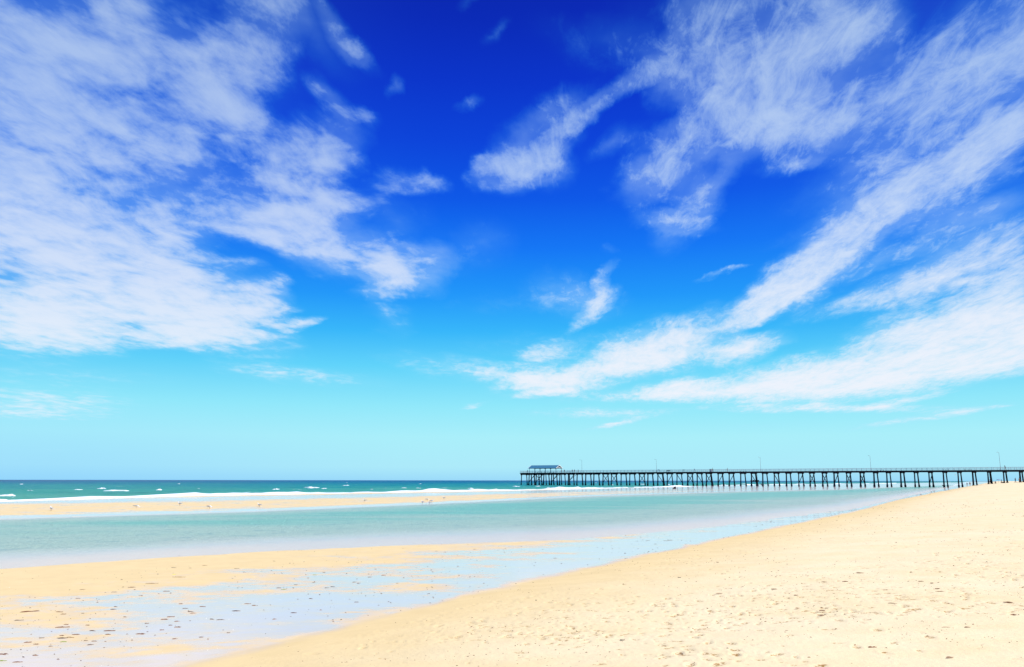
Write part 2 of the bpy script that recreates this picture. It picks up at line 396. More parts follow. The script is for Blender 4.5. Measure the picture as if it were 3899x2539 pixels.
# film of water lying on the wet flats: long streaks parallel to the shore
film_n = n.noise(stretch(n, .32, .55, -30), .9, 7, .6, .3).outputs[0]
film_b = n.noise(stretch(n, 1.3, 2.2, -30), 1.6, 5, .6, .3).outputs[0]
film = n.m('ADD', n.m('ADD', fl, n.m('MULTIPLY', n.m('SUBTRACT', film_n, .5), 2.2)), n.m('MULTIPLY', n.m('SUBTRACT', film_b, .5), 1.1))
film = n.m('MULTIPLY', n.rng(film, .12, 1.05), n.rng(dd, .5, -.6))
base = n.mix(n.m('MULTIPLY', film, .85), base, (.78,.655,.61,1))
n.t.links.new(base, p.inputs['Base Color'])
rough = n.m('SUBTRACT', .95, n.m('MULTIPLY', film, .80))
rough = n.m('MAXIMUM', .12, n.m('SUBTRACT', rough, n.rng(dd, 1.0, -.5, 0, .35)))
n.t.links.new(rough, p.inputs['Roughness'])
n.t.links.new(n.m('ADD', .1, n.m('MULTIPLY', film, .28)), p.inputs['Specular IOR Level'])
p.inputs['IOR'].default_value = 1.45
bh = n.m('ADD', n.m('MULTIPLY', n.noise(ob, 9, 6, .65).outputs[0], 1.0), n.m('MULTIPLY', speck, .12))
bp = n.n('ShaderNodeBump', ins={'Distance': .018, 'Height': bh}); n.t.links.new(n.m('MULTIPLY', n.rng(dd, -.4, 2.5, .06, .8), n.m('SUBTRACT', 1.0, n.m('MULTIPLY', film, .9))), bp.inputs['Strength'])
n.t.links.new(bp.outputs[0], p.inputs['Normal'])

inland = np.append(d_in, 9.0)
tt = np.clip((GY - s_)/np.maximum(a_ - s_, .5), -1, 2)
# how wet each band of the flat lies: film thick near the swash line, drained towards the lagoon lip on the left
u_ = GX/np.maximum(GY, 1)
leftness = np.clip((-u_ + .05)/.55, 0, 1)
flat = np.interp(tt, [-.3, 0, .15, .45, .72, .93, 1.0, 1.1], [.5, .62, .75, .62, .42, .2, .9, 1.0])
flat = flat - leftness*np.clip((tt - .45)*1.6, 0, .6) + np.clip((u_ + .1)*1.2, 0, .5)
flat = np.where(GY > b_, 0, flat)
tb = np.clip((GY - b_)/(c_ - b_), 0, 1)
barf = np.interp(tb, [0, .04, .1, .35, .48, .72, .82, 1], [1, .8, .2, .22, .8, .75, .35, .2]) + np.clip((u_+.05)*2.0, 0, .9)
flat = np.where(GY > b_, barf, flat)
beach = npmesh('beach', verts, quads, tris, mS, {'inland': inland, 'flat': np.append(flat, 0), 'pit_shade': np.append(pitf, 0)})
tag(beach, kind='structure')

# ------------------------------------------------------------------ water
def water_sheet(name, X_, Y_, Zf, mat, attrs):
    nr, nc = X_.shape; V = np.stack([X_, Y_, Zf], -1).reshape(-1, 3)
    ii, jj = np.meshgrid(np.arange(nr-1), np.arange(nc-1), indexing='ij')
    Q = np.stack([ii*nc+jj, ii*nc+jj+1, (ii+1)*nc+jj+1, (ii+1)*nc+jj], -1).reshape(-1, 4)
    o = npmesh(name, V, Q[:, ::-1], None, mat, attrs); return tag(o, kind='structure')
# lagoon: follows the hollow between shore and bar
cols = np.concatenate([np.linspace(-400, -90, 30, endpoint=False), np.linspace(-90, 260, 500)])
tv = np.linspace(-.25, 1.25, 110)
CXX, TV = np.meshgrid(cols, tv); s2, a2, b2, c2 = lines(CXX)
LY = a2 + (b2 - a2)*TV
LY = np.where(TV < 0, a2 + (a2 - s2)*np.maximum(TV, -.25)*1.2, LY); LY = np.where(TV > 1, b2 + (c2-b2)*(TV-1)*.9, LY)
dep = -height(CXX, LY)
def water_mat(name, shallow, mid, deep, d1, d2, far=False):
    m, n, p, out = newmat(name); t = n.n('ShaderNodeTexCoord'); ob = t.outputs['Object']
    dp = attr(n, 'depth')
    pn = n.noise(stretch(n, .03, .09, -20, ob), 1.0, 5, .6).outputs[0]
    dpn = n.m('MULTIPLY', dp, n.rng(pn, .25, .75, .55, 1.5))
    c = n.mix(n.rng(dpn, 0, d1), shallow, mid); c = n.mix(n.rng(dpn, d1, d2), c, deep)
    return m, n, p, out, ob, dp, c, pn
mL, n, p, out, ob, dp, c, pn = water_mat('lagoon_water', (.60,.585,.475,1), (.45,.58,.42,1), (.20,.52,.36,1), .18, .58)
c = n.mix(n.rng(dp, 0, .05), (.78,.62,.45,1), c)
rn = n.noise(stretch(n, .8, .8, -12, ob), 1.1, 8, .78, .4).outputs[0]
c = n.mix(n.m('MULTIPLY', n.rng(rn, .50, .64), n.rng(dp, .0, .15, .05, .38)), c, (.12,.26,.30,1))
n.t.links.new(c, p.inputs['Base Color']); p.inputs['Roughness'].default_value = .22; p.inputs['IOR'].default_value = 1.33; p.inputs['Specular IOR Level'].default_value = .3
w1 = n.noise(stretch(n, 1.0, 2.2, -15, ob), 2.6, 5, .6, .4).outputs[0]; w2 = n.noise(stretch(n, 1, 1.8, 10, ob), 9, 3, .6).outputs[0]
hh = n.m('ADD', w1, n.m('MULTIPLY', w2, .25))
bp = n.n('ShaderNodeBump', ins={'Distance': .4, 'Height': hh}); n.t.links.new(n.rng(dp, 0, .12, .08, .75), bp.inputs['Strength']); n.t.links.new(bp.outputs[0], p.inputs['Normal'])
rip = (fbm(CXX*1.5, LY*1.5, 61, 3) - .5)*.03*np.clip(dep*6, 0, 1)
lagoon = water_sheet('lagoon_water', CXX, LY, .004 + rip, mL, {'depth': dep})

# open sea, from the surf line to the horizon
azs2 = np.radians(np.linspace(-60, 48, 1300)); rr2 = np.concatenate([np.geomspace(70, 1500, 420, endpoint=False), np.geomspace(1500, 60000, 60)])
A2, R2 = np.meshgrid(azs2, rr2); SX = R2*np.sin(A2); SY = R2*np.cos(A2); s3, a3, b3, c3 = lines(SX)
off = SY - c3
dist = np.where(off > -60, off, -60)
# wave relief: crests roughly parallel to the shore line
ph = off*.30 + (fbm(SX*.02, SY*.02, 71, 3)-.5)*12
amp = np.clip(off/20, 0, 1)*np.clip(900/R2, 0, 1)
sw = (np.sin(ph)*.10 + (fbm(SX*.15, SY*.3, 81, 4)-.5)*.5)*amp
SZ = np.where(off > -2, .01 + sw, -.25)
mO, n, p, out = newmat('sea_water'); t = n.n('ShaderNodeTexCoord'); ob = t.outputs['Object']
off_a = attr(n, 'offshore'); 
pn = n.noise(stretch(n, .012, .035, 0, ob), 1.0, 6, .6).outputs[0]
od = n.m('MULTIPLY', off_a, n.rng(pn, .3, .7, .5, 1.7))
c = n.ramp(n.m('DIVIDE', n.m('LOGARITHM', n.m('MAXIMUM', od, 1.0), 10.0), 4.5), [(0,(.22,.46,.30,1)), (.25,(.10,.38,.25,1)), (.45,(.035,.30,.22,1)), (.56,(.006,.23,.22,1)), (.66,(.0,.14,.21,1)), (.78,(.0,.075,.18,1))])
pn2 = n.noise(stretch(n, .05, .18, 8, ob), 1.0, 6, .7).outputs[0]
c = n.mix(n.rng(pn2, .5, .75, 0, .6), c, (.004,.10,.13,1))
shore_n = n.noise(stretch(n, .12, .12, 0, ob), 1.0, 5, .6).outputs[0]
shore_f = n.rng(n.m('ADD', off_a, n.m('MULTIPLY', n.m('SUBTRACT', shore_n, .5), 34)), 9, 6)
# scattered foam flecks
fo = n.noise(stretch(n, .10, .33, 5, ob), 1.0, 8, .72).outputs[0]
fom = n.m('MULTIPLY', n.rng(fo, .655, .70), n.rng(off_a, 1500, 200))
fom = n.m('MAXIMUM', fom, shore_f); c = n.mix(fom, c, (.86,.89,.90,1))
n.t.links.new(c, p.inputs['Base Color'])
n.t.links.new(n.m('ADD', .35, n.m('MULTIPLY', fom, .5)), p.inputs['Roughness']); p.inputs['IOR'].default_value = 1.33; p.inputs['Specular IOR Level'].default_value = .08
bp = n.n('ShaderNodeBump', ins={'Strength': .8, 'Distance': .5, 'Height': n.noise(stretch(n, .5, 1.2, 5, ob), 1.0, 5, .65).outputs[0]}); n.t.links.new(bp.outputs[0], p.inputs['Normal'])
sea = water_sheet('sea', SX, SY, SZ, mO, {'offshore': off})

# surf: foam ridge along the bar plus whitecaps
mF, n, p, out = newmat('sea_foam'); t = n.n('ShaderNodeTexCoord')
fn = n.noise(t.outputs['Object'], 1.2, 6, .6).outputs[0]
n.t.links.new(n.mix(n.rng(fn, .35, .7), (.93,.95,.96,1), (.78,.86,.87,1)), p.inputs['Base Color']); p.inputs['Roughness'].default_value = .9
bp = n.n('ShaderNodeBump', ins={'Strength': .5, 'Distance': .15, 'Height': fn}); n.t.links.new(bp.outputs[0], p.inputs['Normal'])
fm = MB()
def ridge(pts, hs, ws):
    rings = []
    for i, (x, y) in enumerate(pts):
        h, w_ = hs[i], ws[i]; ring = []
        for k in range(7):
            a = math.pi*k/6; ring.append((x + random.uniform(-.1,.1), y + math.cos(a)*w_ + .3*h, -.12 + math.sin(a)**.8*(h+.12)*random.uniform(.75,1.1)))
        rings.append(ring)
    fm.loft(rings)
xs = np.arange(-150, 420, 1.3); _, _, _, cc = lines(xs)
big = fbm(xs*.06, xs*0, 44, 3); sm = fbm(xs*.6, xs*0, 45, 3)
pts = [(x, c + 1.5 + 6*(b-.5)) for x, c, b in zip(xs, cc, big)]
hs = [.02 + .95*max(0, b-.46)*1.7*(.3+1.2*s) for b, s in zip(big, sm)]; ws = [.6 + 5.0*max(0, b-.42)+1.0*s for b, s in zip(big, sm)]
ridge(pts, hs, ws)
def whitecap(px, py, wpx, hpx):                         # position and size read off the photo
    q = ground(px, py, .1); D = q.length; L = wpx/F*D; H = min(.5, max(.15, hpx/F*D)); m_ = 12
    P_ = [(q.x + L*(k/(m_-1)-.5), q.y + random.uniform(-.4,.4) - L*.04*k/m_) for k in range(m_)]
    prof = [max(.02, math.sin(math.pi*(k+.3)/(m_))**.8*(.45+.55*k/m_)) for k in range(m_)]
    ridge(P_, [H*v*random.uniform(.8,1.1) for v in prof], [max(.15, H*1.6*v) for v in prof])
for wc in [(25,1877,60,9),(30,1885,46,3),(82,1835,14,4),(110,1860,28,5),(295,1858,34,4),(385,1855,30,5),(440,1864,90,9),(605,1863,18,6),(680,1842,12,3),(755,1861,8,3),
    (1050,1868,30,7),(1120,1868,10,3),(1175,1861,40,8),(1195,1863,50,8),(1232,1866,26,5),(1315,1855,30,7),(1415,1870,12,4),(1465,1866,60,3),(1535,1866,30,5),(1590,1867,26,4),
    (1790,1870,28,7),(1885,1871,16,4),(1960,1863,40,6),(1690,1867,40,3),(1320,1844,6,3),(1600,1850,10,3),(2112,1842,6,4),(2033,1854,8,4),(2048,1862,20,5),(2085,1868,22,7),
    (2268,1848,10,3),(2330,1855,10,3),(2445,1852,20,6),(2545,1852,14,4),(2600,1851,16,5),(2650,1845,8,3),(2750,1852,26,5),(2810,1852,22,4),(2832,1847,18,3),(3040,1843,16,3),(3055,1846,20,3),(3100,1847,20,4),(3310,1833,20,2),(3600,1829,40,2)]:
    whitecap(*wc)
# broken water on the last few metres in front of the bar
for k in range(60):
    x = random.uniform(-110, 60); c = float(lines(np.array([x]))[3][0]); y = c + random.uniform(4, 22); L = random.uniform(2, 7)
    ridge([(x + L*i/6, y + random.uniform(-.3,.3)) for i in range(7)], [.14*math.sin(math.pi*(i+.4)/6.8)+.03 for i in range(7)], [.5]*7)
foam = fm.build('surf_foam', mF, smooth=True); tag(foam, kind='stuff', label='white foam of small waves breaking along the outer edge of the sandbar', cat='sea foam')

# ------------------------------------------------------------------ jetty
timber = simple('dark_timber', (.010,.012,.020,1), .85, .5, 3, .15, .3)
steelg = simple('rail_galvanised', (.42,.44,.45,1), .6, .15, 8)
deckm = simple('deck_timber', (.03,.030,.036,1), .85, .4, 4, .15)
PANG = R(33); pd = Vector((math.cos(PANG), -math.sin(PANG), 0)); PN = Vector((math.sin(PANG), math.cos(PANG), 0)); BN = Vector((math.sin(R(43)), math.cos(R(43)), 0))
d0 = ray(1985, 1833); P0 = Vector((d0.x/d0.y*430, 430, 0))
def on_pier(px):                                        # point of the near pile row seen in column px
    d = ray(px, 1833); k = d.x/d.y; t = (k*P0.y - P0.x)/(pd.x - k*pd.y); return t
def deck_z(t): return EYE + 3.85 + .0013*t
def PP(t, s=0.0, z=0.0): return P0 + pd*t + PN*s + Vector((0,0,z))
jet = empty('jetty', (P0.x, P0.y, 0)); tag(jet, 'long dark timber jetty on splayed piles running from the beach out to sea', 'jetty')
JI = Matrix.Translation(-Vector((P0.x, P0.y, 0)))
def jp(v): return Vector(v) - Vector((P0.x, P0.y, 0))
BENTS = [(1985,''),(2014,'/'),(2041,'X'),(2070,''),(2100,'/'),(2131,''),(2164,'/'),(2197,''),(2230,''),(2261,''),(2296,'X'),(2328,'X'),(2365,''),(2398,''),(2435,'X'),
 (2467,''),(2505,'N'),(2541,'/'),(2578,'N'),(2619,'X'),(2655,'N'),(2690,'X'),(2735,'/'),(2777,'/'),(2821,''),(2862,'N'),(2905,''),(2949,'N'),(2995,''),(3042,'/'),(3085,'X'),
 (3133,'X'),(3177,'/'),(3225,'X'),(3277,'X'),(3329,''),(3378,''),(3431,''),(3484,''),(3539,'/'),(3594,''),(3650,''),(3706,''),(3764,'E'),(3824,''),(3886,''),(3952,''),(4022,''),(4096,''),(4175,'')]
TE = on_pier(4260); W = 4.4
def strip(t0, t1, s0, s1, za, zb, name, mat, steps=24):
    mb = MB(); rings = []
    for i in range(steps+1):
        t = t0 + (t1-t0)*i/steps; z = deck_z(t)
        rings.append([jp(PP(t, s0, z+za)), jp(PP(t, s1, z+za)), jp(PP(t, s1, z+zb)), jp(PP(t, s0, z+zb))])
    mb.loft(rings); return mb
HEADT = on_pier(2140)
mb = strip(-.6, TE, -.5, W+.5, -.16, 0, 'deck', deckm, 40)
mb2 = strip(-.6, HEADT, W+.5, W+4.5, -.16, -.003, 'deck', deckm, 8); mb.add(mb2.v, mb2.f)
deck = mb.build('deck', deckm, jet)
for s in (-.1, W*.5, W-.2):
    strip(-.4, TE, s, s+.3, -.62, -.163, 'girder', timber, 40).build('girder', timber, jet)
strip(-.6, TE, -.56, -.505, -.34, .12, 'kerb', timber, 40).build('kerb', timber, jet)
for i, (px, kind) in enumerate(BENTS):
    t = on_pier(px); base = P0 + pd*t; zt = deck_z(t) - .64; wide = W + (3.6 if px < 2140 else 0)
    def at(s, z): return base + BN*(s*1.02) + Vector((0,0,z))
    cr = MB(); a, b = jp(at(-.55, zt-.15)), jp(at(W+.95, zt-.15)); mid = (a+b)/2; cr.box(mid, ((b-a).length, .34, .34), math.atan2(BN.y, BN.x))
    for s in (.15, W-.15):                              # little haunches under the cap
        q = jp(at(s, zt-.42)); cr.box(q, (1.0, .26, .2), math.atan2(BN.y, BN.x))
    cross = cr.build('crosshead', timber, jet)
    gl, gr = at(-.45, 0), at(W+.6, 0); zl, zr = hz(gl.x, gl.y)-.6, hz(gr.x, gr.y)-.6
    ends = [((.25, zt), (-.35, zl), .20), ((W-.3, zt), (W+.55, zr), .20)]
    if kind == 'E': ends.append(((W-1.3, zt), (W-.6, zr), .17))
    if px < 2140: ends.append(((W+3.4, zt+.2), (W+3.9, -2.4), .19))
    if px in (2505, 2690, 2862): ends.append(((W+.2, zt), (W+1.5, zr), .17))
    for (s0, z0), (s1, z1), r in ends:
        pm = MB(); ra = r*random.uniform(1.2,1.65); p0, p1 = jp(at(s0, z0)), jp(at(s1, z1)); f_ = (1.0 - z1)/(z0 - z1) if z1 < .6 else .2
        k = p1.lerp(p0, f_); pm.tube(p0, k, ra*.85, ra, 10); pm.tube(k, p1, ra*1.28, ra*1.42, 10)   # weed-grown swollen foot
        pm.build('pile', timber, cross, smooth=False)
    zb = max(1.5, max(zl, zr) + 1.9)
    if kind in ('/', 'X'):
        m_ = MB(); m_.tube(jp(at(-.2, zb)) - Vector((0,.22,0)), jp(at(W-.1, zt-.4)) - Vector((0,.22,0)), .14, .14, 6); m_.build('cross_brace', timber, cross)
    if kind in ('N', 'X'):
        m_ = MB(); m_.tube(jp(at(.1, zt-.4)) + Vector((0,.22,0)), jp(at(W+.3, zb)) + Vector((0,.22,0)), .14, .14, 6); m_.build('cross_brace', timber, cross)
for px0, px1, up in ((2016,2040,1),(2045,2068,1),(2102,2128,1),(2166,2194,1)):
    t0, t1 = on_pier(px0), on_pier(px1); m_ = MB(); m_.tube(jp(PP(t0, -.2, 2.2)), jp(PP(t1, -.1, deck_z(t1)-.9)), .10, .10, 6); m_.build('diagonal_brace', timber, jet)
def railing(s, t0, t1):
    mb = MB(); t = t0
    for z in (.42, .78, 1.12):
        steps = 30
        for i in range(steps):
            ta, tb_ = t0+(t1-t0)*i/steps, t0+(t1-t0)*(i+1)/steps
            mb.tube(jp(PP(ta, s, deck_z(ta)+z)), jp(PP(tb_, s, deck_z(tb_)+z)), .028 if z < 1 else .04, None, 5)
    while t < t1:
        mb.tube(jp(PP(t, s, deck_z(t)-.1)), jp(PP(t, s, deck_z(t)+1.14)), .04, None, 5); t += 1.9
    return mb
railing(-.42, -.5, TE).build('railing', steelg, jet)
railing(W+.42, HEADT+.5, TE).build('railing', steelg, jet)
railing(W+4.4, -.5, HEADT).build('railing', steelg, jet)
mb = MB()
for k in range(14): 
    mb.tube(jp(PP(-.5, -.4+(W+4.7)*k/13, deck_z(0)-.05)), jp(PP(-.5, -.4+(W+4.7)*k/13, deck_z(0)+1.12)), .04, None, 5)
for z in (.42,.78,1.12): mb.tube(jp(PP(-.5,-.4,deck_z(0)+z)), jp(PP(-.5,W+4.3,deck_z(0)+z)), .03, None, 5)
mb.build('railing', steelg, jet)
# lower landing with a ladder, between two bents
tl = on_pier(2847); lp = MB(); q0 = PP(tl, W+1.0, EYE-.35); q1 = PP(on_pier(2874), W+1.0, EYE-.35); md = jp((q0+q1)/2)
lp.box(md, ((q1-q0).length, 2.0, .22), -PANG); lp.box(md + Vector((0,0,.62)), ((q1-q0).length, 1.9, .14), -PANG)
for k in (0, .33, .66, 1): lp.box(jp(q0.lerp(q1, k)) + Vector((0,0,.33)), (.22, 1.8, .55), -PANG)
lp.build('landing_stage', timber, jet)
la = MB()
for s in (0, .5): la.tube(jp(PP(on_pier(2868)+s, W+.7, EYE+.4)), jp(PP(on_pier(2868)+s, W+.7, deck_z(tl)+.3)), .04, None, 5)
for k in range(9): la.tube(jp(PP(on_pier(2868), W+.7, EYE+.6+k*.42)), jp(PP(on_pier(2868)+.5, W+.7, EYE+.6+k*.42)), .03, None, 5)
la.build('ladder', steelg, jet)

# ---- shelter at the head
roofm, n, p, out = newmat('blue_roof_sheet'); t = n.n('ShaderNodeTexCoord')
wv_ = n.n('ShaderNodeTexWave', ins={'Vector': t.outputs['Object'], 'Scale': 1.6}); n.t.links.new(n.mix(wv_.outputs[0], (.045,.17,.27,1), (.065,.21,.32,1)), p.inputs['Base Color']); p.inputs['Roughness'].default_value = .8; p.inputs['Specular IOR Level'].default_value = .1
white = simple('white_paint', (.78,.78,.76,1), .6, .06, 5); bluep = simple('blue_post_paint', (.10,.20,.28,1), .6, .2, 5)
t0, t1 = on_pier(2015), on_pier(2116)
LSH = t1 - t0; bs = PP(t0, 0, deck_z(t0)); sh = empty('picnic_shelter', bs, -PANG)
tag(sh, 'open shelter with blue gabled roof and white gable at the end of the jetty', 'shelter')
Ys0, Ys1 = .2, 6.0; eh, rh = 2.75, 4.05; ym = (Ys0+Ys1)/2
rf = MB(); th = .10
rings = []
for x in (-.5, LSH+.5):
    rings.append([(x, Ys0-.6, eh-.22), (x, ym, rh), (x, Ys1+.6, eh-.22), (x, Ys1+.6, eh-.22-th), (x, ym, rh-th), (x, Ys0-.6, eh-.22-th)])
rf.loft(rings); rf.build('roof', roofm, sh)
for x in (-.53, LSH+.53):
    g = MB()
    for ya, yb in ((Ys0-.66, ym), (Ys1+.66, ym)):
        g.loft([[(x-.03, ya, eh-.42), (x+.03, ya, eh-.42), (x+.03, ya, eh-.12), (x-.03, ya, eh-.12)], [(x-.03, yb, rh-.22), (x+.03, yb, rh-.22), (x+.03, yb, rh+.08), (x-.03, yb, rh+.08)]])
    gb = g.build('gable', white, sh)
    g2 = MB(); g2.box((x, ym, eh-.12), (.10, Ys1-Ys0, .16)); g2.tube((x, ym, eh-.1), (x, ym, rh-.2), .05, None, 6); g2.tube((x, ym, eh-.1), (x, Ys0+1.3, eh+.3), .04, None, 6); g2.tube((x, ym, eh-.1), (x, Ys1-1.3, eh+.3), .04, None, 6); g2.build('truss', white, gb)
for yy in (Ys0, Ys1):
    bm_ = MB(); bm_.box((LSH/2, yy, eh-.36), (LSH+.6, .12, .18)); bm_.build('eave_beam', bluep, sh)
    for k in range(6):
        x = LSH*k/5; pm = MB(); pm.box((x, yy, (eh-.4)/2), (.13, .13, eh-.4))
        pm.tube((x, yy, eh-.9), (x-.45 if k else x, yy, eh-.45), .035, None, 5)
        if k < 5: pm.tube((x, yy, eh-.9), (x+.45, yy, eh-.45), .035, None, 5)
        pm.build('post', bluep, sh)
bk = MB(); bk.box((LSH*.5, ym, .45), (LSH*.7, .5, .07)); 
for k in range(5): bk.box((LSH*(.2+.15*k), ym, .21), (.1, .4, .42))
bo = bk.build('bench', simple('bench_timber', (.16,.11,.07,1)), None); bo.location = bs; bo.rotation_euler = (0,0,-PANG); tag(bo, 'long low timber bench under the blue roofed shelter', 'bench')

# ---- lamp posts
lampm = simple('lamp_steel', (.30,.31,.33,1), .5, .1, 3)
def lamp(px, H, label, arm=True):
    t = on_pier(px); root = empty('lamp_post', PP(t, .1, deck_z(t)), 0)
    pm = MB(); pm.tube((0,0,0), (0,0,1.0), .11, .10, 8); pm.tube((0,0,1.0), (0,0,H), .065, .045, 8); pm.build('pole', lampm, root)
    ar = MB(); L = .75 if arm else .35
    ar.tube((0,0,H-.05), (-L,0,H+.10), .04, .035, 6); a = ar.build('lamp_arm', lampm, root)
    hd = MB(); hd.loft([[(-L-.5, y*.6, H+.06+z*.6) for y, z in ((-.1,0),(.1,0),(.1,.12),(-.1,.12))], [(-L-.25, y, H+.05+z) for y, z in ((-.12,0),(.12,0),(.12,.14),(-.12,.14))], [(-L, y*.6, H+.08+z*.6) for y, z in ((-.1,0),(.1,0),(.1,.12),(-.1,.12))]])
    hd.build('lamp_head', lampm, root)
    tag(root, label, 'lamp post', 'lamp posts along the jetty')
def lh(px, ytop, ydeck):
    t = on_pier(px); q = PP(t); return (ydeck - ytop)/F*q.y
lamp(2216, lh(2216,1761,1808), 'lamp post nearest the blue roofed shelter on the jetty')
lamp(2501, lh(2501,1759,1806), 'second lamp post from the shelter, above braced piles', False)
lamp(2899, lh(2899,1748,1801), 'lamp post in the middle of the jetty, third from the shelter', False)
lamp(3320, lh(3320,1739,1795), 'fourth lamp post from the shelter, rising over the jetty rail', False)
lamp(3815, lh(3815,1721,1787), 'tallest looking lamp post, nearest the beach end of the jetty', False)

# ---- furniture on the jetty
signm = simple('sign_white', (.6,.6,.58,1), .6, .1); darkm = simple('dark_paint', (.03,.035,.04,1), .6, .2)
def board(px, label, w_=.9, h_=.45, mat=signm, z0=.9):
    t = on_pier(px); r = empty('sign_board', PP(t, .4, deck_z(t)), -PANG)
    m_ = MB(); m_.box((0,0,z0+h_/2), (w_, .05, h_)); m_.build('panel', mat, r)
    for s in (-1, 1):
        q = MB(); q.box((s*w_*.35, .05, (z0+h_)/2), (.06,.05,z0+h_-.02)); q.build('leg', lampm, r)
    tag(r, label, 'sign'); return r
board(2508, 'pale sign board on the jetty just right of a lamp post', 1.1, .4)
board(2603, 'small dark topped sign board on the jetty over braced piles', .9, .3, darkm)
board(2645, 'narrow pale sign board standing by the jetty rail', .5, .6)
def bench(px, L, label, back=True):
    t = on_pier(px); r = empty('bench', PP(t, .8, deck_z(t)), -PANG); bm_ = bench_m
    a = MB(); a.box((0,0,.45), (L,.45,.06)); a.build('seat', bm_, r)
    if back: b = MB(); b.box((0,.25,.80), (L,.05,.34)); b.build('backrest', bm_, r)
    for s in (-1, 0, 1): c = MB(); c.box((s*L*.42,.02,.21), (.09,.4,.42)); c.build('leg', darkm, r)
    tag(r, label, 'bench', 'benches on the jetty')
bench_m = simple('seat_timber', (.06,.05,.045,1), .8, .3)
bench(2543, 1.9, 'dark bench left of middle on the jetty, between two sign boards')
bench(2830, 3.0, 'long bench on the jetty just left of the middle lamp post', False)
bench(3605, 2.0, 'bench on the jetty above the waterline of the beach', False)
bench(3690, 2.6, 'bench on the jetty between the last two lamp posts nearest shore', False)
bench(3355, 2.6, 'bench just right of the fourth lamp post on the jetty', False)
# cabinet
t = on_pier(2707); cb = empty('service_cabinet', PP(t, .5, deck_z(t)), -PANG)
m_ = MB(); m_.box((0,0,.6), (.95,.6,1.2)); m_.build('body', signm, cb)
m_ = MB(); m_.box((0,0,1.27), (1.15,.8,.12)); m_.box((0,-.31,.85), (.8,.02,.10)); m_.box((0,-.31,.45), (.8,.02,.10)); m_.build('lid', darkm, cb)
tag(cb, 'pale slatted cabinet with dark lid on the jetty beside a standing man', 'cabinet')

# ------------------------------------------------------------------ people
skinm = simple('skin', (.42,.24,.15,1), .6, .1); hairm = simple('hair', (.02,.015,.012,1), .7, .2)
cloth = {}
def clothm(c):
    if c not in cloth: cloth[c] = simple('cloth', c+(1,), .85, .15, 8)
    return cloth[c]
def skin_obj(name, V, E, Rd, mat, parent, root=0, sub=1):
    me = bpy.data.meshes.new(name); me.from_pydata(V, E, []); me.update(); o = bpy.data.objects.new(name, me); COL.objects.link(o)
    o.parent = parent; me.materials.append(mat)
    sl = me.skin_vertices.new() if hasattr(me.skin_vertices, 'new') else None
    md = o.modifiers.new('skin', 'SKIN')
    if not me.skin_vertices:
        bm = bmesh.new(); bm.from_mesh(me); bm.verts.layers.skin.verify(); bm.to_mesh(me); bm.free()
    for i, r in enumerate(Rd):
        sv_ = me.skin_vertices[0].data[i]; sv_.radius = (r, r); sv_.use_root = (i == root)
    md.use_smooth_shade = True
    s = o.modifiers.new('sub', 'SUBSURF'); s.levels = sub; s.render_levels = sub
    return o
